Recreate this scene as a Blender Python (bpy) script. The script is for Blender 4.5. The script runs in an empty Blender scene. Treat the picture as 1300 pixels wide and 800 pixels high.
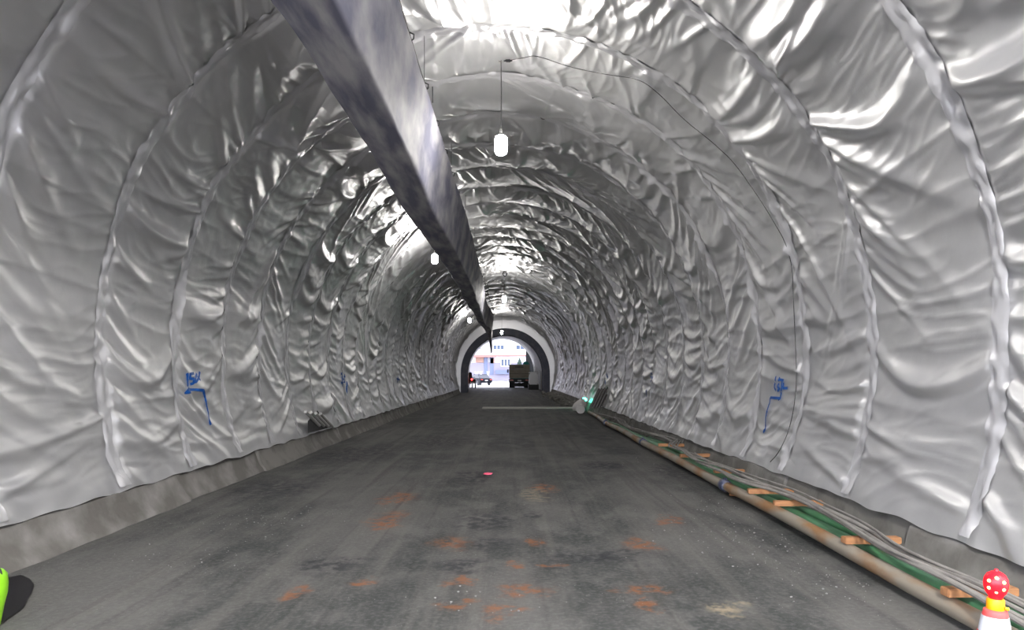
import bpy, bmesh, math, random
import numpy as np
from mathutils import Vector, Matrix

random.seed(7)
C = bpy.context.scene.collection
PI = math.pi

# ------------------------------------------------------------------ camera, world, exposure
F = 900.0            # focal length in pixels of the 1300 x 800 frame
VX, VY = 650.0, 474.0
CAMZ = 1.6
cam_d = bpy.data.cameras.new('camera')
cam = bpy.data.objects.new('camera', cam_d); C.objects.link(cam)
cam.location = (0, 0, CAMZ); cam.rotation_euler = (PI / 2, 0, 0)
cam_d.sensor_width = 36.0; cam_d.lens = F / 1300 * 36
cam_d.shift_y = (VY - 400) / 1300
cam_d.clip_start = 0.05; cam_d.clip_end = 600
bpy.context.scene.camera = cam

W = bpy.data.worlds.new('overcast_sky'); bpy.context.scene.world = W
W.use_nodes = True
bg = W.node_tree.nodes['Background']
bg.inputs[0].default_value = (0.83, 0.85, 1.0, 1); bg.inputs[1].default_value = 7.0

vs = bpy.context.scene.view_settings
vs.view_transform = 'Standard'; vs.look = 'None'; vs.gamma = 1.0; vs.use_curve_mapping = False
vs.exposure = 0.08
LAMP = 235.0         # radiance of the hanging bulbs

# ------------------------------------------------------------------ noise (numpy)
_rs = np.random.RandomState(11)
_perm = _rs.permutation(4096).astype(np.int64)
_ang = _rs.rand(4096) * 2 * PI
_gx, _gy = np.cos(_ang), np.sin(_ang)
def perlin(x, y):
    x = np.asarray(x, float); y = np.asarray(y, float)
    xi = np.floor(x).astype(np.int64); yi = np.floor(y).astype(np.int64)
    xf = x - xi; yf = y - yi
    u = xf * xf * xf * (xf * (xf * 6 - 15) + 10); v = yf * yf * yf * (yf * (yf * 6 - 15) + 10)
    def g(ix, iy, fx, fy):
        h = _perm[(_perm[ix & 4095] + iy) & 4095]
        return _gx[h] * fx + _gy[h] * fy
    a = g(xi, yi, xf, yf); b = g(xi + 1, yi, xf - 1, yf)
    c = g(xi, yi + 1, xf, yf - 1); d = g(xi + 1, yi + 1, xf - 1, yf - 1)
    return ((a + u * (b - a)) + v * ((c + u * (d - c)) - (a + u * (b - a)))) * 1.5
def ridge(x, y, sharp=2.0):
    return np.clip(1 - np.abs(perlin(x, y)) * 1.6, 0, 1) ** sharp
def sstep(a, b, x):
    t = np.clip((x - a) / (b - a), 0, 1)
    return t * t * (3 - 2 * t)

# ------------------------------------------------------------------ materials
MATS = {}
def mat(name, col, rough=0.6, metal=0.0, emit=None, estr=0.0, spec=0.5, noise=None, bump=None, coat=0.0):
    """noise = (scale, second colour, low, high[, (sx,sy,sz)]); bump = (scale, strength)"""
    if name in MATS: return MATS[name]
    m = bpy.data.materials.new(name); m.use_nodes = True
    nt = m.node_tree; b = nt.nodes['Principled BSDF']
    b.inputs['Base Color'].default_value = (*col, 1); b.inputs['Roughness'].default_value = rough
    b.inputs['Metallic'].default_value = metal; b.inputs['Specular IOR Level'].default_value = spec
    b.inputs['Coat Weight'].default_value = coat
    if emit:
        b.inputs['Emission Color'].default_value = (*emit, 1); b.inputs['Emission Strength'].default_value = estr
    tc = nt.nodes.new('ShaderNodeTexCoord')
    if noise:
        mp = nt.nodes.new('ShaderNodeMapping'); nt.links.new(tc.outputs['Object'], mp.inputs[0])
        if len(noise) > 4: mp.inputs['Scale'].default_value = noise[4]
        n = nt.nodes.new('ShaderNodeTexNoise'); n.inputs['Scale'].default_value = noise[0]; n.inputs['Detail'].default_value = 6
        nt.links.new(mp.outputs[0], n.inputs['Vector'])
        r = nt.nodes.new('ShaderNodeMapRange'); r.inputs[1].default_value = noise[2]; r.inputs[2].default_value = noise[3]
        nt.links.new(n.outputs[0], r.inputs[0])
        mx = nt.nodes.new('ShaderNodeMix'); mx.data_type = 'RGBA'
        mx.inputs[6].default_value = (*col, 1); mx.inputs[7].default_value = (*noise[1], 1)
        nt.links.new(r.outputs[0], mx.inputs[0]); nt.links.new(mx.outputs[2], b.inputs['Base Color'])
    if bump:
        n2 = nt.nodes.new('ShaderNodeTexNoise'); n2.inputs['Scale'].default_value = bump[0]; n2.inputs['Detail'].default_value = 5
        nt.links.new(tc.outputs['Object'], n2.inputs['Vector'])
        bp = nt.nodes.new('ShaderNodeBump'); bp.inputs['Strength'].default_value = bump[1]; bp.inputs['Distance'].default_value = 0.02
        nt.links.new(n2.outputs[0], bp.inputs['Height']); nt.links.new(bp.outputs[0], b.inputs['Normal'])
    MATS[name] = m
    return m

M_MEMB = mat('membrane_plastic', (0.80, 0.797, 0.79), 0.41, 0.75, spec=0.6, noise=(1.3, (0.72, 0.72, 0.73), 0.35, 0.7), bump=(9, 0.10))
M_SEAM = mat('membrane_tape', (0.76, 0.755, 0.77), 0.36, 0.6, spec=0.6)
M_DUCT = mat('duct_fabric', (0.15, 0.15, 0.20), 0.62, 0.0, spec=0.3, noise=(1.8, (0.40, 0.39, 0.40), 0.40, 0.66, (3, 0.6, 0.9)), bump=(5, 0.12))
M_CONC = mat('kerb_concrete', (0.125, 0.118, 0.105), 0.9, noise=(2.2, (0.26, 0.25, 0.235), 0.45, 0.72), bump=(14, 0.35))
M_CONC2 = mat('kerb_concrete_worn', (0.18, 0.172, 0.155), 0.9, noise=(3.0, (0.095, 0.09, 0.08), 0.45, 0.7), bump=(14, 0.35))
M_LIN = mat('lining_concrete', (0.38, 0.36, 0.33), 0.7, noise=(1.0, (0.32, 0.31, 0.29), 0.4, 0.7), bump=(6, 0.2))
M_NAVY = mat('formwork_steel', (0.045, 0.05, 0.075), 0.55, 0.1, noise=(2.0, (0.08, 0.08, 0.10), 0.45, 0.7))
M_ROCK = mat('bare_rock', (0.05, 0.05, 0.05), 0.95, bump=(4, 0.6))
M_BLACK = mat('black_rubber', (0.015, 0.015, 0.017), 0.55)
M_CORD = mat('black_cord', (0.02, 0.02, 0.022), 0.5)
M_BULB = mat('lit_bulb', (1, 1, 1), 0.4, emit=(1.0, 0.965, 0.92), estr=LAMP)
M_FILLB = mat('added_fill_bulb', (1, 1, 1), 0.4, emit=(1.0, 0.98, 0.945), estr=LAMP * 5.8)
M_SOCK = mat('lamp_socket', (0.05, 0.05, 0.05), 0.6)
M_PIPE = mat('steel_pipe', (0.27, 0.235, 0.185), 0.6, 0.1, noise=(1.4, (0.24, 0.125, 0.05), 0.47, 0.62, (2, 0.8, 2)), bump=(12, 0.15))
M_GREEN = mat('green_hose', (0.055, 0.19, 0.085), 0.5, noise=(2.5, (0.10, 0.24, 0.13), 0.45, 0.7), bump=(12, 0.1))
M_COUP = mat('pipe_coupling', (0.06, 0.07, 0.12), 0.5, 0.3, noise=(20, (0.2, 0.2, 0.24), 0.5, 0.7))
M_CABLE = mat('grey_cable', (0.24, 0.225, 0.205), 0.6, noise=(6, (0.16, 0.15, 0.14), 0.45, 0.7))
M_WOOD = mat('timber', (0.40, 0.19, 0.08), 0.75, noise=(3, (0.27, 0.13, 0.06), 0.4, 0.7, (1, 8, 8)))
M_BLUE = mat('blue_paint', (0.01, 0.085, 0.33), 0.5)
M_REDLENS = mat('red_lens', (0.75, 0.01, 0.02), 0.25, emit=(1.0, 0.004, 0.012), estr=0.7)
M_LED = mat('lit_led', (1, 0.6, 0.3), 0.3, emit=(1.0, 0.55, 0.16), estr=4.0)
M_AMBER = mat('amber_plastic', (0.85, 0.33, 0.0), 0.4)
M_CONER = mat('cone_red', (0.80, 0.085, 0.08), 0.4)
M_CONEW = mat('cone_reflective', (0.68, 0.70, 0.74), 0.35, 0.3)
M_LIME = mat('lime_plastic', (0.30, 0.72, 0.02), 0.45, emit=None)
M_GLED = mat('lit_green_led', (0.1, 1, 0.6), 0.3, emit=(0.05, 1.0, 0.55), estr=18.0)
M_BAR = mat('dark_bar', (0.10, 0.095, 0.09), 0.5, 0.5)
M_BARL = mat('galvanised_bar', (0.50, 0.49, 0.47), 0.4, 0.6)
M_GREY = mat('pale_sacking', (0.55, 0.53, 0.51), 0.8, bump=(20, 0.3))
M_STONE = mat('gravel', (0.22, 0.215, 0.21), 0.8)
M_STONED = mat('rubble', (0.12, 0.115, 0.105), 0.9, noise=(3, (0.2, 0.19, 0.17), 0.4, 0.7))
M_STRIP = mat('pale_strip', (0.40, 0.385, 0.35), 0.8)
M_TUBSHADE = mat('painted_shadow', (0.006, 0.0055, 0.007), 0.55, spec=0.2)
M_PINK = mat('pink_paper', (0.75, 0.10, 0.18), 0.7)
M_TAN = mat('truck_panel', (0.36, 0.32, 0.245), 0.6, noise=(2, (0.27, 0.24, 0.19), 0.4, 0.7))
M_CHAS = mat('truck_chassis', (0.012, 0.012, 0.014), 0.6)
M_TAIL = mat('tail_light', (0.35, 0.03, 0.015), 0.3)
M_TAILON = mat('lit_tail_light', (1, 0.05, 0.05), 0.3, emit=(1, 0.03, 0.03), estr=14.0)
M_PLATE = mat('number_plate', (0.6, 0.6, 0.62), 0.5)
M_GLASS = mat('dark_glass', (0.02, 0.025, 0.035), 0.2, spec=0.4)
M_WINB = mat('window_pane', (0.06, 0.085, 0.13), 0.15)
M_WALLW = mat('plaster', (0.74, 0.75, 0.78), 0.8)
M_WALLP = mat('lilac_render', (0.20, 0.19, 0.245), 0.8)
M_BROWN = mat('brown_boards', (0.28, 0.17, 0.13), 0.8)
M_EAVE = mat('red_eave', (0.30, 0.14, 0.12), 0.8)
M_DOOR = mat('blue_door', (0.10, 0.125, 0.20), 0.6)
M_CARB = mat('car_paint_dark', (0.006, 0.007, 0.011), 0.5, spec=0.1)
M_LEAF = mat('dark_leaves', (0.012, 0.03, 0.02), 0.8)
M_TEAL = mat('teal_tarp', (0.01, 0.22, 0.20), 0.6)
M_WHITE = mat('white_wrap', (0.80, 0.81, 0.83), 0.45)
M_GROUND = mat('outside_concrete', (0.55, 0.55, 0.56), 0.9)

# ------------------------------------------------------------------ mesh helpers
class MB:
    def __init__(s): s.v = []; s.f = []
    def add(s, vs, fs):
        o = len(s.v); s.v += [tuple(v) for v in vs]; s.f += [tuple(i + o for i in f) for f in fs]; return s
    def box(s, c, d, rot=None, taper=1.0):
        x, y, z = d[0] / 2, d[1] / 2, d[2] / 2
        pts = [(-x, -y, -z), (x, -y, -z), (x, y, -z), (-x, y, -z),
               (-x * taper, -y * taper, z), (x * taper, -y * taper, z), (x * taper, y * taper, z), (-x * taper, y * taper, z)]
        if rot is not None: pts = [rot @ Vector(p) for p in pts]
        pts = [(p[0] + c[0], p[1] + c[1], p[2] + c[2]) for p in pts]
        return s.add(pts, [(3, 2, 1, 0), (4, 5, 6, 7), (0, 1, 5, 4), (1, 2, 6, 5), (2, 3, 7, 6), (3, 0, 4, 7)])
    def tube(s, path, r, n=8, cap=True):
        P = [Vector(p) for p in path]; m = len(P)
        rr = r if isinstance(r, (list, tuple)) else [r] * m
        vs = []; prev = None
        for i in range(m):
            t = (P[min(i + 1, m - 1)] - P[max(i - 1, 0)]).normalized()
            ref = prev if prev is not None else (Vector((0, 0, 1)) if abs(t.z) < 0.9 else Vector((1, 0, 0)))
            a = (ref - t * ref.dot(t)).normalized(); prev = a
            b = t.cross(a)
            for k in range(n):
                w = 2 * PI * k / n
                vs.append(P[i] + (a * math.cos(w) + b * math.sin(w)) * rr[i])
        fs = [(i * n + k, i * n + (k + 1) % n, (i + 1) * n + (k + 1) % n, (i + 1) * n + k) for i in range(m - 1) for k in range(n)]
        if cap: fs += [tuple(range(n - 1, -1, -1)), tuple((m - 1) * n + k for k in range(n))]
        return s.add(vs, fs)
    def lathe(s, prof, n=20, c=(0, 0, 0), rot=None):
        vs = []; fs = []
        for (r, z) in prof:
            for k in range(n):
                w = 2 * PI * k / n; p = Vector((r * math.cos(w), r * math.sin(w), z))
                if rot is not None: p = rot @ p
                vs.append((p.x + c[0], p.y + c[1], p.z + c[2]))
        m = len(prof)
        fs = [(i * n + k, i * n + (k + 1) % n, (i + 1) * n + (k + 1) % n, (i + 1) * n + k) for i in range(m - 1) for k in range(n)]
        fs += [tuple(range(n - 1, -1, -1)), tuple((m - 1) * n + k for k in range(n))]
        return s.add(vs, fs)
    def prism(s, poly, y0, y1):            # polygon in x-z, extruded along y
        n = len(poly)
        vs = [(x, y0, z) for x, z in poly] + [(x, y1, z) for x, z in poly]
        fs = [tuple(range(n)), tuple(range(2 * n - 1, n - 1, -1))] + [(i, i + n, (i + 1) % n + n, (i + 1) % n) for i in range(n)]
        return s.add(vs, fs)
    def prism_x(s, poly, x0, x1):          # polygon in y-z, extruded along x
        n = len(poly)
        vs = [(x0, y, z) for y, z in poly] + [(x1, y, z) for y, z in poly]
        fs = [tuple(range(n)), tuple(range(2 * n - 1, n - 1, -1))] + [(i, i + n, (i + 1) % n + n, (i + 1) % n) for i in range(n)]
        return s.add(vs, fs)
    def build(s, name, m, parent=None, smooth=False, bevel=0.0):
        me = bpy.data.meshes.new(name); me.from_pydata(s.v, [], s.f); me.update()
        bm = bmesh.new(); bm.from_mesh(me); bmesh.ops.recalc_face_normals(bm, faces=bm.faces)
        if bevel: bmesh.ops.bevel(bm, geom=list(bm.edges), offset=bevel, segments=2, affect='EDGES', clamp_overlap=True)
        bm.to_mesh(me); bm.free()
        if smooth:
            me.polygons.foreach_set('use_smooth', [True] * len(me.polygons)); me.set_sharp_from_angle(angle=math.radians(40))
        me.materials.append(m)
        o = bpy.data.objects.new(name, me); C.objects.link(o)
        if parent: o.parent = parent
        return o
def tag(o, label=None, cat=None, group=None, kind=None):
    if label: o['label'] = label
    if cat: o['category'] = cat
    if group: o['group'] = group
    if kind: o['kind'] = kind
    return o
def empty(name, loc=(0, 0, 0), rz=0.0):
    e = bpy.data.objects.new(name, None); C.objects.link(e); e.location = loc; e.rotation_euler = (0, 0, rz)
    e.empty_display_size = 0.2
    return e
def copy_tree(o, parent=None):
    c = o.copy(); C.objects.link(c); c.parent = parent
    for ch in list(o.children): copy_tree(ch, c)
    return c
def grid_mesh(name, P, m, parent=None, flip=False):
    """P: (n, m, 3) array of points"""
    n, k = P.shape[:2]
    idx = np.arange(n * k).reshape(n, k)
    q = np.stack([idx[:-1, :-1], idx[:-1, 1:], idx[1:, 1:], idx[1:, :-1]], -1).reshape(-1, 4)
    if flip: q = q[:, ::-1]
    me = bpy.data.meshes.new(name)
    me.vertices.add(n * k); me.vertices.foreach_set('co', P.reshape(-1).astype(np.float32))
    me.loops.add(q.size); me.loops.foreach_set('vertex_index', q.reshape(-1).astype(np.int32))
    me.polygons.add(len(q)); me.polygons.foreach_set('loop_start', np.arange(0, q.size, 4, dtype=np.int32))
    me.polygons.foreach_set('use_smooth', np.ones(len(q), bool))
    me.update(calc_edges=True); me.validate()
    me.materials.append(m)
    o = bpy.data.objects.new(name, me); C.objects.link(o)
    if parent: o.parent = parent
    return o
def at(px, py, y):                      # point at depth y seen at a pixel of the photograph
    return Vector(((px - VX) / F * y, y, CAMZ - (py - VY) / F * y))
def ground(px, py, h=0.0):
    y = F * (CAMZ - h) / (py - VY)
    return Vector(((px - VX) / F * y, y, h))

# ------------------------------------------------------------------ the tunnel's shape
CX0, R0, ZC, XB, ZB = -0.40, 4.1, 2.0, 3.84, 0.36
RL = ((R0 - XB) ** 2 + (ZC - ZB) ** 2) / (2 * (R0 - XB))      # the feet curve in on a wider radius
PHI = math.asin((ZC - ZB) / RL)
LEG = RL * PHI; ARC = PI * R0; SL = 2 * LEG + ARC
MEMB0, MEMB1, MOUTH = -7.0, 58.0, 80.0
def skew(x, y):  # unseen slant, added so that daylight enters from the left
    """the made-up near portal is cut askew to admit daylight: the left wall starts farther up the road than the right one"""
    return np.where(y < 3.0, 3.0 + (y - 3.0) * (0.72 + 0.48 * np.asarray(x) / 4.1), y)
def cx(y):
    t = np.maximum(np.asarray(y, float) - 40, 0)
    return CX0 - 0.00046 * t * t
def profile(s):
    """arc length from the left foot -> offset from the centre line x, height z, inward normal"""
    s = np.asarray(s, float)
    a = np.clip((s - LEG) / R0, 0, PI)
    x = -R0 * np.cos(a); z = ZC + R0 * np.sin(a); nx = np.cos(a); nz = -np.sin(a)
    for foot, sg in ((s, -1), (SL - s, 1)):
        f = np.clip((LEG - foot) / RL, 0, PHI); on = foot < LEG
        x = np.where(on, sg * (R0 - RL + RL * np.cos(f)), x); z = np.where(on, ZC - RL * np.sin(f), z)
        nx = np.where(on, -sg * np.cos(f), nx); nz = np.where(on, np.sin(f), nz)
    return x, z, nx, nz
SEAMS = [5.5, 7.4, 9.05]
while SEAMS[-1] < MEMB1 - 1.0: SEAMS.append(SEAMS[-1] + 1.58 + random.uniform(-0.1, 0.1))
SEAMS[-1] = MEMB1
while SEAMS[0] > MEMB0: SEAMS.insert(0, SEAMS[0] - 1.85)
SEAMS = np.array(SEAMS)
TILT = 0.06
def make_folds(k):
    """creases, spear-shaped folds that start at a seam, and swags of one sheet, in (u, s)"""
    r = random.Random(1000 + k * 13); out = []
    ph, ph2, ph3 = r.uniform(0, 6.3), r.uniform(0, 6.3), r.uniform(0, 6.3)
    n = 38                                                    # straight creases across the sheet
    for i in range(n):
        s0 = (i + r.uniform(0.1, 0.9)) * SL / n
        out.append(('c', s0, 0.10 * math.sin(s0 * 0.9 + ph) + r.gauss(0, 0.04), r.uniform(-0.02, 0.05), r.uniform(0.006, 0.022), r.uniform(0.030, 0.060), 0, 1))
    n = 74                                                    # spears: neighbours run side by side
    for i in range(n):
        s0 = (i + r.uniform(0.15, 0.85)) * SL / n; sg = -1 if s0 < SL / 2 else 1
        low = min(s0, SL - s0) < 3.0
        f = math.sin(s0 * 1.1 + ph2) + 0.45
        sl = sg * f * (0.42 if low else 0.95) + r.gauss(0, 0.10)
        if r.random() < 0.18: continue
        out.append(('s', s0, sl, r.uniform(0.0, 0.16) * sg, r.uniform(0.014, 0.052) * (0.85 if low else 1.0), r.uniform(0.045, 0.105), 0 if math.sin(s0 * 0.8 + ph3) + r.gauss(0, 0.5) > 0 else 1, r.uniform(0.45, 1.1)))
    for _ in range(8):                                        # swags
        s0 = r.uniform(0.5, SL - 0.5); sg = -1 if s0 < SL / 2 else 1
        out.append(('w', s0, r.gauss(0, 0.12), sg * r.uniform(0.08, 0.38), r.uniform(0.025, 0.060), r.uniform(0.07, 0.13), 0, 1))
    return out
FOLDS = [make_folds(k) for k in range(len(SEAMS) - 1)]
def disp(yy, s):
    """how far the hung plastic stands off the smooth arch (inward is positive)"""
    yy, s = np.broadcast_arrays(np.asarray(yy, float), np.asarray(s, float))
    shp = yy.shape; yy = yy.ravel(); s = s.ravel()
    kk = np.clip(np.searchsorted(SEAMS, yy, side='right') - 1, 0, len(SEAMS) - 2)
    out = np.zeros_like(yy)
    for k in np.unique(kk):
        sel = kk == k; y = yy[sel]; q = s[sel]
        w = SEAMS[k + 1] - SEAMS[k]; u = (y - SEAMS[k]) / w
        edge = np.minimum(u, 1 - u) * w; m = sstep(0.0, 0.13, edge); mid = 4 * u * (1 - u)
        up = np.sin(np.clip((q - LEG) / R0, 0, PI)); h = np.minimum(q, SL - q)
        pull = (1 - u) * perlin(q * 0.9, k * 7.7) + u * perlin(q * 0.9, (k + 1) * 7.7)    # the seams themselves wander
        d = np.zeros_like(y)
        for (t, s0, sl, dr, amp, wd, u0, reach) in FOLDS[k]:
            uu = u if u0 == 0 else 1 - u
            if t == 's': line = s0 + sl * uu * w + dr * 4 * uu * (1 - uu); p = np.clip(uu / reach, 0, 1)
            else: line = s0 + sl * (u - 0.5) * w + dr * mid; p = None
            near = np.abs(q - line) < wd * 9
            if not near.any(): continue
            tt = (q - line)[near] / math.sqrt(1 + sl * sl) * (-1 if s0 < SL / 2 else 1)
            if t == 's':
                pn = p[near]; ww = wd * (0.55 + 0.8 * pn); a = amp * (1 - pn) ** 0.8 * (0.5 + 0.5 * sstep(0, 0.12, uu[near]))
            elif t == 'c': ww = wd; a = amp * (0.55 + 0.45 * perlin(u[near] * 2.3 + s0, s0))
            else: ww = wd; a = amp * (0.25 + 0.75 * mid[near])
            ab = np.sqrt(tt * tt + 1e-4) - 0.01
            if t == 'c': d[near] += a * np.exp(-np.where(tt < 0, ab / (1.7 * ww), ab / (0.7 * ww)) * 0.9)
            else: d[near] += a * np.exp(-np.where(tt < 0, tt / (1.25 * ww), tt / (0.70 * ww)) ** 2 * 0.8)
        d = 0.05 + 0.022 * pull + m * (d * 1.30 + 0.035 * mid * (0.4 + up) + 0.045 * perlin(y * 0.55 + k * 3.1, q * 0.75))
        d += np.exp(-edge / 0.12) * sstep(0, 0.03, edge) * 0.022 * perlin(y * 1.5 + k, q * 6.5)
        wx = perlin(y * 0.8 + k * 1.7, q * 0.9) * 0.35 + np.where(q < SL / 2, -1, 1) * 0.15 * mid
        d += m * (0.020 * ridge(y * 0.45 + k * 5.3, (q - wx * 0.7) * 2.4, 2.0) * sstep(-0.3, 0.5, perlin(y * 0.5 + k, q * 0.6 + 9)) + 0.007 * ridge(y * 1.1 + k * 2.9, (q - wx * 0.9) * 5.5, 2.2))
        d += 0.004 * perlin(y * 5 + k, q * 5)
        hem = np.exp(-(h / 0.15) ** 2); sd = np.where(q > SL / 2, 7.0, -7.0)
        d = d * (1 - 0.5 * hem) + hem * (0.062 + 0.030 * perlin(y * 2.6 + sd, sd * 0.4))
        out[sel] = d
    return out.reshape(shp)
def surf(yy, s, off=0.0):
    yy, s = np.broadcast_arrays(np.asarray(yy, float), np.asarray(s, float))
    x, z, nx, nz = profile(s)
    d = disp(yy, s) + off
    y = skew(x, yy - TILT * x)
    h = np.minimum(s, SL - s)
    z = z - np.exp(-(h / 0.10) ** 2) * (0.050 + 0.03 * perlin(y * 1.9, np.where(s > SL / 2, 3.3, 8.3)))
    return np.stack([cx(y) + x + nx * d, y, z + nz * d], -1)
def hit(px, py):
    """where the photograph's pixel first meets the hung plastic -> (yy, s)"""
    dx, dz = (px - VX) / F, (VY - py) / F
    def local(t):
        x = dx * t - cx(t); z = CAMZ + dz * t; hi = z > ZC
        r = np.where(hi, np.hypot(x, z - ZC), np.hypot(np.abs(x) - (R0 - RL), ZC - z))
        dep = np.where(hi, R0 - r, RL - r)                    # distance inside the smooth arch
        f = np.arctan2(np.maximum(ZC - z, 0), np.abs(x) - (R0 - RL))
        s = np.where(hi, LEG + R0 * (PI - np.arctan2(z - ZC, x)), np.where(x < 0, LEG - RL * f, SL - LEG + RL * f))
        return dep, t + TILT * x, np.clip(s, 0, SL)
    t = np.linspace(0.5, 60, 4000); dep, yy, s = local(t)
    far = int(np.argmax(dep < 0.0)) or len(t) - 1
    t = np.linspace(t[far] * 0.72, t[far], 500); dep, yy, s = local(t)
    i = int(np.argmax(dep < disp(yy, s))) or len(t) - 1
    return float(yy[i]), float(s[i])

# ------------------------------------------------------------------ setting: floor
def floor_material():
    m = bpy.data.materials.new('dirty_road'); m.use_nodes = True
    nt = m.node_tree; N = nt.nodes; L = nt.links; b = N['Principled BSDF']
    tc = N.new('ShaderNodeTexCoord')
    def noise(scale, detail=6, vec=None, sc=None, rough=0.6):
        mp = N.new('ShaderNodeMapping'); L.new(vec or tc.outputs['Object'], mp.inputs[0])
        if sc: mp.inputs['Scale'].default_value = sc
        n = N.new('ShaderNodeTexNoise'); n.inputs['Scale'].default_value = scale; n.inputs['Detail'].default_value = detail
        n.inputs['Roughness'].default_value = rough
        L.new(mp.outputs[0], n.inputs['Vector']); return n
    def rng(sock, a, b_, lo=0.0, hi=1.0):
        r = N.new('ShaderNodeMapRange'); r.interpolation_type = 'SMOOTHSTEP'
        r.inputs[1].default_value = a; r.inputs[2].default_value = b_; r.inputs[3].default_value = lo; r.inputs[4].default_value = hi
        L.new(sock, r.inputs[0]); return r.outputs[0]
    def mix(fac, a, col):
        x = N.new('ShaderNodeMix'); x.data_type = 'RGBA'
        if isinstance(fac, float): x.inputs[0].default_value = fac
        else: L.new(fac, x.inputs[0])
        if isinstance(a, tuple): x.inputs[6].default_value = (*a, 1)
        else: L.new(a, x.inputs[6])
        if isinstance(col, tuple): x.inputs[7].default_value = (*col, 1)
        else: L.new(col, x.inputs[7])
        return x.outputs[2]
    def mul(a, b_):
        x = N.new('ShaderNodeMath'); x.operation = 'MULTIPLY'
        for i, q in enumerate((a, b_)):
            if isinstance(q, float): x.inputs[i].default_value = q
            else: L.new(q, x.inputs[i])
        return x.outputs[0]
    big = noise(0.75, 8, sc=(1, 0.45, 1)); med = noise(2.6, 8, sc=(1, 0.6, 1)); fine = noise(28, 6)
    col = mix(rng(big.outputs[0], 0.40, 0.60), (0.034, 0.037, 0.036), (0.095, 0.093, 0.088))
    col = mix(mul(rng(med.outputs[0], 0.46, 0.66), 0.55), col, (0.120, 0.117, 0.110))
    # pale dusty wheel tracks along the road
    sx = N.new('ShaderNodeSeparateXYZ'); L.new(tc.outputs['Object'], sx.inputs[0])
    tr = noise(1.0, 5, sc=(3.2, 0.10, 1))
    col = mix(mul(rng(tr.outputs[0], 0.47, 0.66), 0.38), col, (0.145, 0.138, 0.125))
    tr2 = noise(1.0, 5, sc=(5.0, 0.14, 3))
    col = mix(mul(rng(tr2.outputs[0], 0.52, 0.68), 0.4), col, (0.026, 0.025, 0.025))
    col = mix(mul(rng(fine.outputs[0], 0.42, 0.72), 0.35), col, (0.17, 0.167, 0.158))
    # stains with a shape of their own
    wob = noise(2.3, 5); wob2 = noise(9, 4)
    add = N.new('ShaderNodeVectorMath'); add.operation = 'MULTIPLY_ADD'
    L.new(wob.outputs['Color'], add.inputs[0]); add.inputs[1].default_value = (0.55, 0.9, 0); L.new(tc.outputs['Object'], add.inputs[2])
    def stain(cin, px, py, rx, ry, c, strength):
        g = ground(px, py)
        v = N.new('ShaderNodeVectorMath'); v.operation = 'SUBTRACT'; L.new(add.outputs[0], v.inputs[0])
        v.inputs[1].default_value = (g.x + 0.275, g.y + 0.45, 0)
        w = N.new('ShaderNodeVectorMath'); w.operation = 'MULTIPLY'; L.new(v.outputs[0], w.inputs[0]); w.inputs[1].default_value = (1 / rx, 1 / ry, 0)
        ln = N.new('ShaderNodeVectorMath'); ln.operation = 'LENGTH'; L.new(w.outputs[0], ln.inputs[0])
        f = mul(mul(rng(ln.outputs['Value'], 0.35, 1.0, 1.0, 0.0), rng(wob2.outputs[0], 0.38, 0.60)), strength)
        return mix(f, cin, c)
    RUST, DARK, SAND = (0.25, 0.085, 0.022), (0.018, 0.018, 0.024), (0.32, 0.26, 0.17)
    for px, py, rx, ry in ((372, 752, .11, .20), (452, 742, .13, .10), (580, 762, .16, .10), (585, 735, .14, .10), (668, 750, .26, .16), (685, 690, .10, .22),
                           (655, 715, .10, .12), (705, 716, .12, .10), (820, 750, .30, .16), (828, 770, .10, .10), (812, 690, .18, .30), (575, 690, .22, .25),
                           (490, 660, .25, .5), (506, 632, .3, .5), (690, 620, .25, .4), (852, 660, .2, .3), (640, 775, .2, .1)):
        col = stain(col, px, py, rx * 1.05, ry * 1.2, RUST, 0.62)
    col = stain(col, 925, 775, .18, .12, SAND, 0.7)
    col = stain(col, 680, 628, .25, .6, SAND, 0.4)
    for px, py, rx, ry in ((615, 662, .45, .5), (625, 690, .4, .3), (588, 720, .25, .25), (675, 652, .12, .25), (735, 707, .3, .15), (705, 722, .1, .1),
                           (770, 590, .5, .6), (600, 605, .4, 1.0), (420, 718, .4, .3), (765, 592, .6, .7), (790, 705, .4, .25), (452, 575, 1.1, 1.6), (350, 620, .8, .9), (860, 600, .6, 1.0), (560, 560, .9, 2.0)):
        col = stain(col, px, py, rx, ry * 1.2, DARK, 0.75)
    vo = N.new('ShaderNodeTexVoronoi'); vo.inputs['Scale'].default_value = 22; L.new(tc.outputs['Object'], vo.inputs['Vector'])
    spk = mul(rng(vo.outputs['Distance'], 0.06, 0.10, 1.0, 0.0), rng(noise(1.1, 4).outputs[0], 0.5, 0.62))
    col = mix(mul(spk, 0.8), col, (0.40, 0.40, 0.39))
    L.new(col, b.inputs['Base Color'])
    L.new(rng(big.outputs[0], 0.3, 0.7, 0.70, 0.92), b.inputs['Roughness']); b.inputs['Specular IOR Level'].default_value = 0.25
    bp = N.new('ShaderNodeBump'); bp.inputs['Strength'].default_value = 0.5; bp.inputs['Distance'].default_value = 0.02
    L.new(noise(16, 8, rough=0.7).outputs[0], bp.inputs['Height']); L.new(bp.outputs[0], b.inputs['Normal'])
    return m
M_FLOOR = floor_material()
ys = np.concatenate([np.arange(MEMB0, 30, 0.12), np.arange(30, MOUTH + 3, 0.6)]); xs = np.arange(-5.8, 4.41, 0.12)
YY, XX = np.meshgrid(ys, xs, indexing='ij')
ZZ = 0.012 * perlin(XX * 0.9, YY * 0.5) + 0.006 * perlin(XX * 3, YY * 2.2) - 0.006
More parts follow.
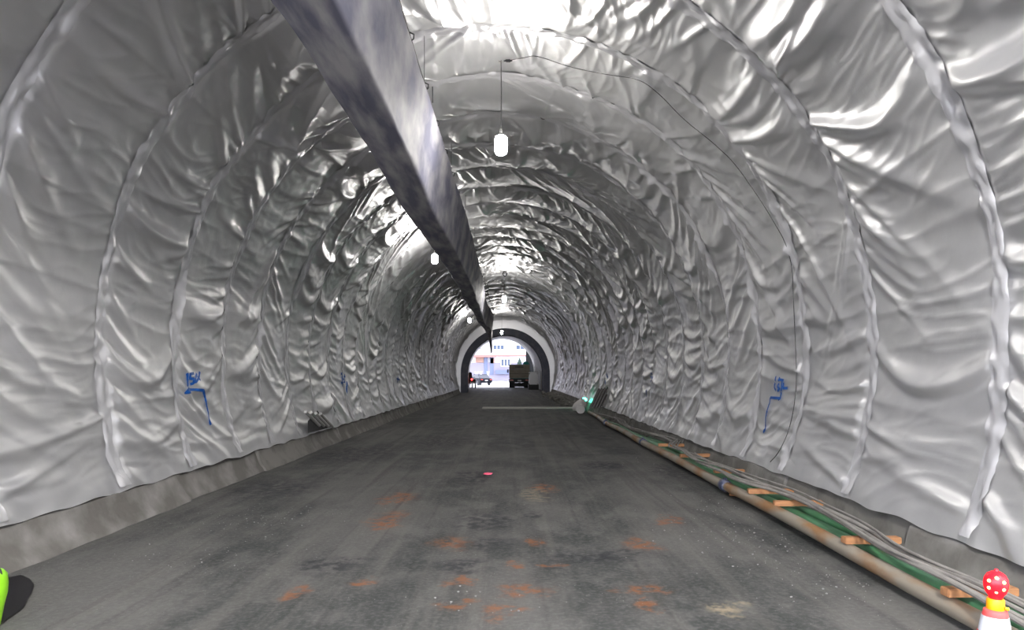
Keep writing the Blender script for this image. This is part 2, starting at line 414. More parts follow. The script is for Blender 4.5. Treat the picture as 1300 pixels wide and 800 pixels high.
tag(grid_mesh('floor', np.stack([XX, YY, ZZ], -1), M_FLOOR, flip=True), kind='structure')
g_ = MB(); g_.box((0, -57, -0.06), (240, 100, 0.1)); tag(g_.build('floor_forecourt', mat('forecourt_asphalt', (0.09, 0.09, 0.09), 0.9)), kind='structure')
g_ = MB(); g_.box((0, 160, -0.06), (240, 155, 0.1)); tag(g_.build('floor_yard', M_GROUND), kind='structure')

# ------------------------------------------------------------------ setting: hung plastic on the vault
vault = empty('wall_vault', (0, 0, 0)); tag(vault, 'silvery white plastic sheeting hung over the tunnel vault', kind='structure')
for k in range(len(SEAMS) - 1):
    y0, y1 = SEAMS[k], SEAMS[k + 1]; d = max((y0 + y1) / 2, 1)
    st = 0.12 if y1 < 2.0 else 0.021 if d < 10 else 0.030 if d < 20 else 0.042 if d < 35 else 0.065
    n = max(int((y1 - y0) / st), 10); ms = int(SL / st)
    yy, s = np.meshgrid(np.linspace(y0, y1, n), np.linspace(0, SL, ms), indexing='ij')
    sh = grid_mesh('membrane_sheet', surf(yy, s), M_MEMB, vault)
    # the taped overlap along the sheet's near edge: a puckered ribbon that is a little proud
    if y0 > MEMB0 + 0.5:
        ss = np.linspace(0.0, SL, max(int(SL / (st * 1.3)), 60)); q = np.linspace(-1, 1, 7)
        wdt = 0.095 + 0.03 * perlin(ss * 1.1, y0 * 3.0) + 0.018 * perlin(ss * 4.0, y0 * 3.0)
        ctr = 0.05 * perlin(ss * 0.5 + 40, y0 * 2.1) + 0.012 * perlin(ss * 2.5, y0 * 5.1)
        Yq = y0 + ctr[:, None] + q[None, :] * wdt[:, None]
        base = disp(np.full_like(Yq, y0), np.repeat(ss[:, None], 7, 1))
        want = np.maximum(disp(Yq, np.repeat(ss[:, None], 7, 1)), base) + 0.006 + 0.026 * (1 - q[None, :] ** 2) * (0.6 + 0.5 * perlin(ss[:, None] * 3.1, y0 + q[None, :] * 0.8)) + 0.018 * perlin(ss[:, None] * 7, q[None, :] * 1.5 + y0)
        x, z, nx, nz = profile(np.repeat(ss[:, None], 7, 1)); Y = skew(x, Yq - TILT * x)
        grid_mesh('seam_strip', np.stack([cx(Y) + x + nx * want, Y, z + nz * want], -1), M_SEAM, sh, flip=True)

def ring_points(r, hw, zc, n=40, foot=0.0):
    """an arch with upright legs: list of (x, z) from left foot to right foot"""
    p = [(-hw, foot)] + [(-hw * math.cos(PI * i / n), zc + r * math.sin(PI * i / n)) for i in range(n + 1)] + [(hw, foot)]
    return p
def arch_shell(name, m, y0, y1, step, outer, inner=None, parent=None, foot=-0.05):
    """a tube of arch section that follows the bend; with inner given it has thickness"""
    yl = np.linspace(y0, y1, max(int((y1 - y0) / step) + 1, 2)); b = MB()
    secs = [ring_points(*outer, foot=foot)] + ([ring_points(*inner, foot=foot)] if inner else [])
    n = len(secs[0]); rows = []
    for sec in secs:
        rows.append([[(float(cx(y)) + x, float(skew(x, y)), z) for x, z in sec] for y in yl])
    for row in rows:
        b.add([p for r in row for p in r], [(i * n + k, i * n + k + 1, (i + 1) * n + k + 1, (i + 1) * n + k) for i in range(len(yl) - 1) for k in range(n - 1)])
    if inner:
        for row_i in (0, -1):
            b.add(rows[0][row_i] + rows[1][row_i], [(k, k + 1, n + k + 1, n + k) for k in range(n - 1)])
    return b.build(name, m, parent, smooth=True)
# rock behind the plastic, concrete lining beyond it
tag(arch_shell('wall_rock', M_ROCK, MEMB0, MOUTH, 3.0, (4.75, 4.75, 2.0)), kind='structure')
lining = tag(arch_shell('wall_lining', M_LIN, 61.0, MOUTH, 1.5, (4.6, 4.6, 1.75), (3.72, 3.62, 1.75)), kind='structure')
# steel formwork arch where the lining starts
fw = empty('formwork_arch', (0, 58.2, 0)); tag(fw, 'dark navy steel formwork arch at the far end of the plastic sheeting', 'formwork')
def local(o): o.location = (-fw.location.x, -fw.location.y, -fw.location.z); return o
local(arch_shell('arch_skin', M_NAVY, 58.2, 61.0, 1.4, (3.70, 3.66, 1.6), (3.30, 3.26, 1.6), fw))
local(arch_shell('bulkhead', M_SEAM, 58.5, 58.7, 0.2, (4.6, 4.6, 1.8), (3.69, 3.65, 1.6), fw))
for yr in (58.15, 59.4, 60.7): local(arch_shell('arch_rib', M_NAVY, yr, yr + 0.14, 0.14, (3.34, 3.30, 1.6), (3.20, 3.16, 1.6), fw))
# portal face outside the mouth
b = MB(); sec = [(-3.62, 0)] + [(-3.62 * math.cos(PI * i / 30), 1.75 + 3.72 * math.sin(PI * i / 30)) for i in range(31)] + [(3.62, 0)]
out = [(-14, 0)] + [(-14 + 28 * i / 30, 12) for i in range(31)] + [(14, 0)]
c0 = float(cx(MOUTH)); n = len(sec)
b.add([(c0 + x, MOUTH, z) for x, z in sec] + [(c0 + x, MOUTH, z) for x, z in out] + [(c0 + x, MOUTH + .6, z) for x, z in sec] + [(c0 + x, MOUTH + .6, z) for x, z in out],
      [(i, i + 1, n + i + 1, n + i) for i in range(n - 1)] + [(2 * n + i, 2 * n + i + 1, 3 * n + i + 1, 3 * n + i) for i in range(n - 1)] + [(i, i + 1, 2 * n + i + 1, 2 * n + i) for i in range(n - 1)])
tag(b.build('wall_portal', M_LIN), kind='structure')

# ------------------------------------------------------------------ setting: kerbs, each cast length a part
def kerb(name, side, joints):
    root = empty(name); tag(root, kind='structure')
    for i in range(len(joints) - 1):
        y0, y1 = joints[i] + 0.012, joints[i + 1] - 0.012
        n = max(int((y1 - y0) / 0.25), 3); yl = np.linspace(y0, y1, n)
        wig = 0.02 * math.sin(i * 2.7); hz = 0.012 * math.sin(i * 1.9 + side)
        secp = [(3.62, -0.05), (3.645, 0.04), (3.70, 0.10), (3.74, 0.18), (3.765, 0.27), (3.785, 0.325 + hz), (3.82, 0.345 + hz), (4.4, 0.35 + hz), (4.4, -0.05)]
        P = np.array([[(float(cx(y)) + side * (x + wig + 0.014 * float(perlin(y * 1.7 + i, z * 5 + side * 4)) + 0.05 * max(0, 0.12 - z) * float(perlin(y * 0.8, 3.3))), float(skew(side * 3.7, y)), z + (0.008 * float(perlin(y * 2.1, x * 9)) if z > 0 else 0))
                       for x, z in secp] for y in yl])
        m_ = len(secp); b = MB()
        b.add(P.reshape(-1, 3).tolist(), [(a * m_ + q, a * m_ + (q + 1) % m_, (a + 1) * m_ + (q + 1) % m_, (a + 1) * m_ + q) for a in range(n - 1) for q in range(m_)]
              + [tuple(range(m_)), tuple((n - 1) * m_ + q for q in range(m_))[::-1]])
        b.build('kerb_segment', M_CONC2 if (i * 7 + (side > 0)) % 3 == 1 else M_CONC, root, smooth=True)
    return root
def joints(y):
    j = [MEMB0, -6, -1.5]; x = 2.6
    while x < 57: j.append(x); x += random.uniform(2.6, 3.6)
    return j + [58.1]
kerb('trim_1', -1, [-7, -1.5, 3.2, 8.9, 11.6, 14.6, 16.9, 20.2, 22.8, 25.2, 28.4, 31.5, 35, 38.5, 42, 46, 50, 54, 58.1])
kerb('trim_2', 1, [-7, -1.5, 3.0, 6.0, 8.7, 11.2, 14.0, 17.0, 20.1, 23.0, 26.5, 30, 33.5, 37, 41, 45, 49, 53.5, 58.1])

# ------------------------------------------------------------------ marks sprayed on the plastic
def stroke(pts, wpx, parent):
    """pts in photograph pixels, laid on the hung plastic as a thin ribbon of paint"""
    dens = []
    for (a, b_) in zip(pts[:-1], pts[1:]):
        k = max(int(math.hypot(b_[0] - a[0], b_[1] - a[1]) / 1.2), 2)
        dens += [(a[0] + (b_[0] - a[0]) * i / k, a[1] + (b_[1] - a[1]) * i / k) for i in range(k)]
    dens.append(pts[-1])
    uv = [hit(*p) for p in dens]
    w = wpx * 1.4 * (uv[0][0]) / F * 0.5
    L_, R_ = [], []
    for i, (y, s) in enumerate(uv):
        y0, s0 = uv[max(i - 1, 0)]; y1, s1 = uv[min(i + 1, len(uv) - 1)]
        tx, ts = y1 - y0, s1 - s0; l = math.hypot(tx, ts) or 1
        ox, os_ = -ts / l * w, tx / l * w
        L_.append((y + ox, s + os_)); R_.append((y - ox, s - os_))
    m3 = [((a[0] + c[0]) / 2, (a[1] + c[1]) / 2) for a, c in zip(L_, R_)]
    P = np.stack([surf(np.array([q[0] for q in col]), np.array([q[1] for q in col]), 0.013) for col in (L_, m3, R_)], 1)
    return P
def paint(strokes, wpx, name='paint_stroke'):
    for s_ in strokes:
        grid_mesh(name, stroke(s_, wpx, vault), M_BLUE, vault)
paint([[(236, 474), (237, 491)], [(245, 474), (240, 475), (240, 482)], [(240, 481), (245, 481), (244, 487), (240, 488)], [(248, 474), (246, 487)], [(252, 472), (251, 480), (247, 486)], [(249, 478), (253, 483)],
       [(239, 493), (235, 499), (241, 498)], [(238, 495), (248, 495), (257, 496)], [(257, 496), (259, 505), (261, 515), (263, 524), (264, 531), (266, 540)]], 2.6)
paint([[(432, 475), (435, 474), (437, 478), (433, 480)], [(433, 480), (437, 482), (436, 487), (432, 486)], [(434, 473), (434, 491)], [(439, 484), (439, 503)]], 2.2)
paint([[(505, 478), (504, 486)], [(503, 481), (507, 482)]], 1.8)
paint([[(986, 478), (985, 484)], [(991, 479), (989, 484)], [(985, 486), (984, 492), (986, 496)], [(990, 487), (988, 491), (991, 494), (988, 497)], [(994, 482), (993, 497)], [(996, 486), (995, 493), (1001, 493)], [(990, 482), (996, 483)],
       [(993, 498), (992, 505), (989, 508)], [(992, 506), (979, 505)], [(979, 505), (978, 512), (975, 521), (973, 530), (973, 543), (970, 550)]], 2.4)
paint([[(827, 473), (828, 476)], [(826, 478), (829, 480), (826, 485)], [(821, 495), (821, 504)]], 2.0)
paint([[(770, 474), (772, 480)], [(768, 483), (769, 488)]], 2.2)

def crown_z(x, y):
    s = LEG + R0 * (PI - math.acos(max(-1, min(1, (x - float(cx(y))) / R0))))
    yy = y + TILT * (x - float(cx(y)))
    return float(surf(yy, s)[2])
# ------------------------------------------------------------------ ventilation duct under the crown
DUCT_SEC = [(-1.12, 5.27), (-1.07, 5.23), (-1.10, 5.02), (-1.15, 4.72), (-1.20, 4.46), (-1.232, 4.28), (-1.245, 4.245), (-1.37, 4.235), (-1.52, 4.25), (-1.65, 4.27), (-1.72, 4.29), (-1.745, 4.335),
            (-1.735, 4.42), (-1.68, 4.68), (-1.58, 4.98), (-1.46, 5.20), (-1.38, 5.275), (-1.26, 5.29)]
def duct():
    root = empty('ventilation_duct', (-1.4, -2.5, 5.27))
    tag(root, 'long grey fabric ventilation duct hanging slack under the tunnel crown', 'duct')
    yl = np.concatenate([np.arange(-2.5, 40, 0.16), np.arange(40, 52.6, 0.3)])
    m = len(DUCT_SEC); base = np.array(DUCT_SEC); 
    # resample the section so that the wrinkles have vertices to live on
    cl = np.vstack([base, base[:1]]); dist = np.r_[0, np.cumsum(np.hypot(*np.diff(cl, axis=0).T))]
    K = 96; tt = np.linspace(0, dist[-1], K, endpoint=False)
    sec = np.stack([np.interp(tt, dist, cl[:, 0]), np.interp(tt, dist, cl[:, 1])], -1)
    nrm = np.stack([np.roll(sec[:, 1], -1) - np.roll(sec[:, 1], 1), -(np.roll(sec[:, 0], -1) - np.roll(sec[:, 0], 1))], -1); nrm /= np.linalg.norm(nrm, axis=1)[:, None]
    P = np.zeros((len(yl), K + 1, 3))
    for i, y in enumerate(yl):
        q = sec.copy()
        sag = 0.03 * math.sin(y * 0.55) + 0.02 * float(perlin(y * 0.35, 2.2))
        narrow = 1 - 0.30 * float(sstep(14, 40, y)) * (0.8 + 0.3 * math.sin(y * 0.4))
        q[:, 0] = -1.7 + (q[:, 0] + 1.7) * narrow - 0.03 * math.sin(y * 0.23)
        low = (5.28 - q[:, 1]) / 1.04
        q[:, 1] -= low * sag
        q[:, 0] += low * 0.05 * float(perlin(y * 0.3, 8.8))
        wr = 0.020 * perlin(np.full(K, y) * 0.55 + tt * 0.9, tt * 2.2) + 0.012 * ridge(np.full(K, y) * 0.9 + tt * 1.6, tt * 1.3 - y * 0.25, 3)
        q -= nrm * wr[:, None]
        e = float(sstep(45, 52.4, y))                       # the end has come down and hangs folded
        if e > 0:
            q[:, 0] = -1.42 + (q[:, 0] + 1.42) * (1 - 0.72 * e)
            q[:, 1] = q[:, 1] - 1.35 * e ** 2.2
            q[:, 1] = (q[:, 1].mean()) + (q[:, 1] - q[:, 1].mean()) * (1 - 0.35 * e)
        q[:, 0] += float(cx(y)) - CX0
        P[i, :K, 0] = q[:, 0]; P[i, :K, 2] = q[:, 1]; P[i, :, 1] = y; P[i, K] = P[i, 0]
    o = grid_mesh('duct_tube', P, M_DUCT, root, flip=False); o.location = -Vector(root.location)
    # lacing loops that hold the duct to its cable, and the cable
    for y in np.arange(1.0, 45, 1.35):
        b = MB(); xo = float(cx(y)) - CX0
        b.tube([(-1.12 + xo, y, 5.22), (-1.08 + xo, y + 0.03, 5.27), (-1.08 + xo, y + 0.05, 5.33), (-1.13 + xo, y + 0.04, 5.35)], 0.008, 5)
        if int(y / 1.35) % 3 == 0: b.tube([(-1.13 + xo, y + 0.04, 5.35), (-1.13 + xo, y + 0.04, crown_z(-1.13 + xo, y) + 0.04)], 0.004, 5)
        h = b.build('hanger_hook', M_CORD, root); h.location = -Vector(root.location)
    b = MB(); b.tube([(-1.13 + float(cx(y)) - CX0, y, 5.345) for y in np.arange(-2.5, 46, 2.0)], 0.008, 6)
    h = b.build('support_cable', M_CORD, root); h.location = -Vector(root.location)
duct()

# ------------------------------------------------------------------ hanging lamps
def lamp(x, y, z, label, group='bulbs hanging along the vault', size=1.0, bulb=None):
    root = empty('hanging_lamp', (x, y, z)); tag(root, label, 'lamp', group)
    b = MB(); b.lathe([(0.001, -0.15), (0.05, -0.147), (0.078, -0.125), (0.088, -0.09), (0.088, 0.07), (0.075, 0.105), (0.05, 0.12)], 16)
    bu = b.build('bulb', bulb or M_BULB, root, smooth=True); bu.scale = (size,) * 3
    b = MB(); b.lathe([(0.04, 0.12), (0.035, 0.14), (0.022, 0.15), (0.022, 0.21), (0.010, 0.25)], 14)
    so = b.build('socket', M_SOCK, root, smooth=True); so.scale = (size,) * 3
    top = crown_z(x, y) - z
    b = MB(); b.tube([(0, 0, 0.24 * size), (0.004, 0, 0.24 + (top - .24) * 0.5), (0.0, 0, top + 0.03)], 0.006, 6)
    b.build('cord', M_CORD, root)
    return root
lamp(-0.155, 10.0, 4.83, 'brightest bare bulb on a long cord right of the duct, nearest the camera')
lamp(-0.34, 31.0, 4.85, 'bare bulb right of the duct, second nearest along the crown')
lamp(-0.75, 52.0, 4.60, 'bare bulb right of the duct, farthest, just above the formwork arch')
lamp(-2.18, 20.0, 4.84, 'bare bulb against the dark duct edge, beside the glaring patch of sheeting')
lamp(-2.58, 43.0, 4.82, 'bare bulb left of the duct, midway to the formwork arch')
lamp(-2.54, 62.5, 4.85, 'bare bulb left of the duct tip, inside the far arch')

lamp(0.95, -2.4, 5.30, 'large unseen bulb added behind the camera to light the near walls', size=2.2, bulb=M_FILLB)  # added out of view to brighten the near walls, the right one most

# a thin black flex from the nearest bulb's cord, across the crown and down the right wall
pts = [(632, 75), (641, 76), (650, 73), (664, 71), (680, 67), (722, 82), (770, 92), (815, 98), (842, 120), (870, 150), (906, 178), (935, 205), (972, 258), (1008, 320), (1011, 400), (1015, 480), (1011, 520), (1003, 552), (990, 578), (976, 588)]
P3 = []
for a, c in zip(pts[:-1], pts[1:]):
    for i in range(6):
        q = hit(a[0] + (c[0] - a[0]) * i / 6, a[1] + (c[1] - a[1]) * i / 6); P3.append(Vector(surf(q[0], q[1], 0.03)))
P3s = [sum((P3[j] for j in range(max(0, i - 2), min(len(P3), i + 3))), Vector()) / (min(len(P3), i + 3) - max(0, i - 2)) for i in range(len(P3))]
b = MB(); b.tube(P3s, 0.005, 6)
flex = b.build('electric_flex', M_CORD); tag(flex, 'thin black flex running from the crown down the right wall', 'cable')
kn = MB(); kn.lathe([(0.002, -0.07), (0.02, -0.03), (0.022, 0.02), (0.002, 0.06)], 8, tuple(P3s[9]), Matrix.Rotation(PI / 2, 3, 'Y'))
kn.build('connector', M_BLACK, flex, smooth=True)
# bracket hook by the duct, ring hook farther along
q = surf(*hit(549, 108)); b = MB(); b.tube([Vector(q) + Vector((0, 0, 0.03)), Vector(q) + Vector((0, 0, -0.03)), Vector(q) + Vector((0.005, 0, -0.27))], 0.008, 6)
b.tube([Vector(q) + Vector((-0.09, 0, -0.05)), Vector(q) + Vector((0.0, 0, 0.0))], 0.010, 6)
tag(b.build('ceiling_hook', M_CORD), 'small black wire hook on the crown right beside the duct', 'hook')
q = surf(*hit(641, 344)); b = MB()
b.tube([(q[0], q[1], q[2] + 0.03), (q[0], q[1], q[2] - 0.03)], 0.012, 6)
b.tube([(q[0] + 0.085 * math.sin(w), q[1], q[2] - 0.12 - 0.10 * math.cos(w + PI)) for w in np.linspace(0, 2 * PI, 20)], 0.024, 7, cap=False)
tag(b.build('ring_hook', M_BLACK), 'small black ring hanging from the crown above the second bulb', 'hook')

# ------------------------------------------------------------------ pipes, timbers and cables along the right kerb
def xk(y): return float(cx(y)) - CX0
sp = empty('steel_pipe', (2.84, 2.2, 0.106)); tag(sp, 'rusty grey steel pipe lying nearest the road by the right kerb', 'pipe')
yl = list(np.arange(2.2, 27.6, 0.7))
b = MB(); b.tube([(0.012 * math.sin(y * .8) + (0.16 * float(sstep(18, 30, y))), y - 2.2, 0.012 * math.sin(y * 1.1)) for y in yl], 0.062, 16)
b.build('pipe_run', M_PIPE, sp, smooth=True)
for y in (9.45, 15.4, 21.5):
    b = MB(); b.tube([(0.0, y - 2.2 - .08, 0), (0.0, y - 2.2 - .06, 0), (0, y - 2.2 + .06, 0), (0, y - 2.2 + .08, 0)], [0.066, 0.082, 0.082, 0.066], 16)
    b.box((0.0, y - 2.2, 0.088), (0.035, 0.07, 0.03)); b.box((0.088, y - 2.2, 0), (0.03, 0.07, 0.035))
    b.build('coupling', M_COUP, sp, smooth=True)
for (x, z, r, y1, lab, ph) in ((3.035, 0.082, 0.060, 20, 'green hose pipe between the rusty pipe and the cables', 0.0), (3.235, 0.075, 0.056, 17, 'green hose pipe tucked against the right kerb face', 2.0)):
    b = MB(); b.tube([(x + 0.018 * math.sin(y * 0.9 + ph), y, z + 0.006 * math.sin(y * 1.3 + ph)) for y in np.arange(2.1, y1, 0.5)], r, 14)
    tag(b.build('green_pipe', M_GREEN, smooth=True), lab, 'pipe')
b = MB(); b.tube([(3.13 + 0.05 * math.sin(y * 0.7), y, 0.045 + 0.01 * math.sin(y * 1.9)) for y in np.arange(8.4, 26, 0.4)], 0.038, 12)
tag(b.build('green_pipe', M_GREEN, smooth=True), 'thin green hose winding under the cables farther down the right kerb', 'pipe')

# sawn timbers laid across the pipes
TIMB = [((1197, 757), (1290, 750), 'sawn timber across the pipes just behind the warning cone'),
        ((1069, 687), (1143, 689), 'sawn timber across the pipes, second from the cone'),
        ((983, 640), (1043, 641), 'sawn timber across the pipes, third from the cone'),
        ((950, 625), (1006, 626), 'weathered timber with dark gaps beside the blue pipe coupling'),
        ((906, 600), (945, 599), 'sawn timber across the pipes just beyond the blue coupling'),
        ((863, 580), (901, 579), 'sawn timber across the pipes, sixth from the cone'),
        ((836, 567), (868, 565), 'sawn timber across the pipes, farthest of the orange ones')]
for i, (a, c, lab) in enumerate(TIMB):
    y = F * (CAMZ - 0.185) / ((a[1] + c[1]) / 2 - VY)
    x0, x1 = (a[0] - VX) / F * y, (c[0] - VX) / F * y
    x1 = min(x1, 3.40)
    b = MB(); b.box((0, 0, 0), (x1 - x0, 0.085, 0.055))
    o = b.build('timber', M_WOOD, bevel=0.006); o.location = ((x0 + x1) / 2, y, 0.199 + 0.002 * (i % 2)); o.rotation_euler = (0, 0.02 * math.sin(i * 2.1), 0.10 * math.sin(i * 1.7 + .5))
    tag(o, lab, 'timber', 'timbers across the pipes')
for (px, py, w, lab) in ((948, 628, 0.34, 'short timber offcut poking out under the steel pipe by the coupling'), (838, 570, 0.30, 'short timber offcut poking out under the steel pipe farther off')):
    g = ground(px, py, 0.02); b = MB(); b.box((0, 0, 0), (w, 0.085, 0.04)); o = b.build('timber', M_WOOD, bevel=0.006)
    o.location = (g.x - 0.05, g.y, 0.022); o.rotation_euler = (0, 0, -0.25); tag(o, lab, 'timber', 'timber offcuts on the road')

# grey cables snaking over the timbers
CABPX = [(1330, 805), (1290, 782), (1245, 757), (1205, 738), (1160, 720), (1130, 705), (1092, 677), (1060, 660), (1030, 645), (995, 627), (945, 613), (916, 597), (896, 592), (880, 583), (868, 575), (846, 565)]
def cab_path(off, hz, ph, y_end):
    ctrl = []
    for (px, py) in CABPX:
        y = F * (CAMZ - 0.24) / (py - VY); ctrl.append((y, (px - VX) / F * y))
    Y = np.array([c[0] for c in ctrl]); X = np.array([c[1] for c in ctrl])
    out = []
    for y in np.arange(2.3, y_end, 0.14):
        x = float(np.interp(y, Y, X)) if y < Y[-1] else 3.15 + 0.09 * math.sin(y * 0.9 + 1)
        x = min(x, 3.34)
        x += off + 0.045 * math.sin(y * 1.15 + ph) + 0.02 * math.sin(y * 2.6 + ph * 2)
        z = 0.262 + hz + 0.012 * math.sin(y * 1.7 + ph)
        if y > 14: z -= 0.08 * min((y - 14) / 4, 1)
        out.append((min(x, 3.37), y, z))
    sm = [tuple(np.mean(out[max(0, i - 3):i + 4], axis=0)) for i in range(len(out))]
    return sm
CABS = [(0.0, 0.0, 0.0, 27, 0.021, 'thick grey cable winding over the timbers, uppermost of the bundle'), (-0.055, 0.004, 0.8, 23, 0.017, 'grey cable on the road side of the cable bundle'), (0.055, 0.008, 1.9, 24, 0.017, 'grey cable on the kerb side of the thick cable'),
        (0.10, 0.002, 3.1, 20, 0.015, 'grey cable lying nearest the kerb in the bundle'), (-0.02, 0.03, 4.2, 22, 0.014, 'thin grey cable lying on top of the thick cable'), (0.13, 0.02, 5.0, 12, 0.012, 'thinnest grey cable, short, at the kerb edge of the bundle')]
for off, hz, ph, ye, r, lab in CABS:
    b = MB(); b.tube(cab_path(off, hz, ph, ye), r, 8)
    tag(b.build('power_cable', M_CABLE, smooth=True), lab or 'thin grey power cable in the bundle lying over the timbers', 'cable', 'cables along the right kerb')

# ------------------------------------------------------------------ warning cone with flashing lamp
cp = at(1266, 738, 2.56)
cone = empty('warning_cone', (cp.x, cp.y, 0)); tag(cone, 'red and white traffic cone with a lit red warning lamp', 'cone')
def cr(z): return 0.042 + (0.73 - z) * 0.165
def LZ(z): return 0.845 - 0.76 * (0.845 - z)
def LP(p): return [(r * 0.76, LZ(z)) for r, z in p]
def band(z0, z1, m, name, off=0.0):
    b = MB(); b.lathe([(cr(z0) + off, z0), (cr(z1) + off, z1)], 28); return b.build(name, m, cone, smooth=True)
b = MB(); b.box((0, 0, 0.018), (0.38, 0.38, 0.036)); b.build('base', M_BLACK, cone, bevel=0.008)
band(0.03, 0.34, M_CONER, 'cone_body'); band(0.34, 0.46, M_CONEW, 'reflective_band'); band(0.46, 0.56, M_CONER, 'cone_body')
wb = band(0.56, 0.728, M_CONEW, 'reflective_band')
for k in range(6):                                     # red pointed marks on the white band
    a = 2 * PI * k / 6 + 0.2
    pts_ = []
    for (da, z) in ((-0.42, 0.561), (0.42, 0.561), (0.16, 0.672), (-0.16, 0.672)):
        r_ = cr(z) + 0.002; pts_.append((r_ * math.cos(a + da), r_ * math.sin(a + da), z))
    b = MB(); b.add(pts_, [(0, 1, 2, 3)]); b.build('red_mark', M_CONER, wb)
b = MB(); b.lathe([(0.041, 0.722), (0.042, 0.725), (0.037, 0.748), (0.030, 0.752)], 28); b.build('collar', M_CONER, cone, smooth=True)
b = MB(); b.lathe([(0.027, 0.745), (0.0285, 0.75), (0.0285, 0.785), (0.026, 0.79)], 28); lb = b.build('lamp_base', M_AMBER, cone, smooth=True)
b = MB(); b.lathe([(0.002, 0), (0.006, 0.001), (0.006, 0.012), (0.002, 0.013)], 10, (0.028, -0.008, 0.760), Matrix.Rotation(PI / 2, 3, 'Y')); b.build('switch', M_AMBER, lb)
b = MB(); b.lathe(LP([(0.028, 0.77), (0.031, 0.785), (0.044, 0.803), (0.0505, 0.825), (0.052, 0.845), (0.049, 0.868), (0.038, 0.888), (0.020, 0.900), (0.010, 0.903), (0.007, 0.912), (0.001, 0.914)]), 28)
ln = b.build('lamp_lens', M_REDLENS, cone, smooth=True)
for k in range(6):
    w = 2 * PI * k / 6 + PI / 6
    dx, dz = 0.0255 * math.cos(w), 0.0255 * math.sin(w)
    yy_ = -math.sqrt(max(0.0397 ** 2 - dx * dx - dz * dz * 0.9, 0.0))
    nv = Vector((dx, yy_, dz)).normalized(); rot = nv.to_track_quat('Z', 'Y').to_matrix()
    b = MB(); b.lathe([(0.0062, -0.004), (0.0060, 0.002), (0.0035, 0.0042), (0.001, 0.0046)], 10, (dx, yy_, 0.845 + dz), rot); b.build('led', M_LED, ln)
cone.rotation_euler = (0.0, 0.02, -0.55); cone.location.x -= 0.025

# ------------------------------------------------------------------ lime object and painted shadow at the left edge
ob = at(3, 752, 4.45)
tub = empty('plastic_tub', (ob.x - 0.17, ob.y, 0.0)); tag(tub, 'lime green round plastic tub at the left edge by the kerb', 'tub')
b = MB(); b.lathe([(0.10, 0.0), (0.13, 0.005), (0.15, 0.12), (0.168, 0.20), (0.172, 0.26), (0.166, 0.32), (0.150, 0.34), (0.140, 0.345), (0.135, 0.33), (0.12, 0.05)], 28); b.build('tub_body', M_LIME, tub, smooth=True)
b = MB(); b.tube([(0.15 * math.cos(w), 0.02, 0.33 + 0.10 * math.sin(w)) for w in np.linspace(0, PI, 14)], 0.006, 6); b.build('handle', M_BLACK, tub)
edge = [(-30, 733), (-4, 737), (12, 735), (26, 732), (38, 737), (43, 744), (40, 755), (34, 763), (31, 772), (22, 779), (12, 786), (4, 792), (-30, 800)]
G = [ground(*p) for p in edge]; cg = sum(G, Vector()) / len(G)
b = MB(); b.add([(cg.x, cg.y, 0.016)] + [(g.x, g.y, 0.013) for g in G], [(0, i + 1, (i + 1) % len(G) + 1) for i in range(len(G))])  # flat black mesh stands in for the shadow beside the tub
tag(b.build('shadow_patch', M_TUBSHADE), 'black painted shadow on the road around the lime tub', 'painted shadow')

# ------------------------------------------------------------------ bars poking out below the sheeting
def bars(name, root_loc, n, dx, length, r, tilt, m, label, back):
    root = empty(name, root_loc); tag(root, label, 'steel bars')
    if back:
        b = MB(); b.add(back, [(0, 1, 2, 3)]); b.build('dark_gap', M_ROCK, root)
    for i in range(n):
        p0 = Vector(dx) * i; d = Vector(tilt) * length
        b = MB(); b.tube([p0, p0 + d * 0.5, p0 + d], r, 10); b.build('bar', m, root, smooth=True)
    return root
# left: a gap in the hem at which four pale bars show
yL = 15.95
xl = float(cx(yL)) - 3.64
bars('bar_bundle', (xl, yL, 0.40), 4, (0, -0.36, 0.035), 1.0, 0.032, (-0.02, -0.93, 0.34), M_BARL, 'pale steel bars leaning in a dark gap in the left sheeting',
     [(-0.05, -1.75, 0.0), (-0.05, 0.10, -0.02), (-0.05, -1.05, 0.42), (-0.05, -1.75, 0.24)])
yR = 26.3
xr = float(cx(yR)) + 3.30
bars('bar_bundle', (xr, yR, 0.30), 5, (0.10, -0.10, 0.02), 0.85, 0.05, (0.40, 0.0, 0.85), M_BAR, 'dark steel bars leaning on the right kerb beside the green lamp',
     None)

# ------------------------------------------------------------------ green lamp, pipe end and litter by the far right kerb
gp = at(742, 507, 30.7)
gl = empty('green_lamp', (gp.x, gp.y, 0)); tag(gl, 'small lit green lamp on a dark stand by the right kerb', 'lamp')
b = MB(); b.lathe([(0.10, 0), (0.10, 0.04), (0.06, 0.06), (0.045, gp.z - 0.1), (0.05, gp.z - 0.07)], 16); b.build('stand', M_COUP, gl, smooth=True)
b = MB(); b.lathe([(0.05, gp.z - 0.07), (0.10, gp.z - 0.05), (0.11, gp.z), (0.08, gp.z + 0.05), (0.01, gp.z + 0.07)], 16); b.build('lens', M_GLED, gl, smooth=True)
b = MB(); p0 = at(737, 521, 27.9); b.tube([(p0.x, p0.y, 0.175), (p0.x + .04, p0.y + .3, 0.175), (p0.x + .05, p0.y + .34, 0.175), (p0.x + 0.16, p0.y + 1.3, 0.175)], [0.17, 0.17, 0.15, 0.15], 14)
tag(b.build('pipe_end', M_GREY, smooth=True), 'pale capped pipe end lying where the rusty pipe stops', 'pipe')
b = MB(); b.lathe([(0.05, 0), (0.24, 0.02), (0.29, 0.16), (0.26, 0.34), (0.17, 0.46), (0.06, 0.50)], 14, (2.84, 29.85, 0.01))
sack = b.build('sack', M_GREY, smooth=True); tag(sack, 'slumped pale sack on the ground beside the green lamp', 'sack')
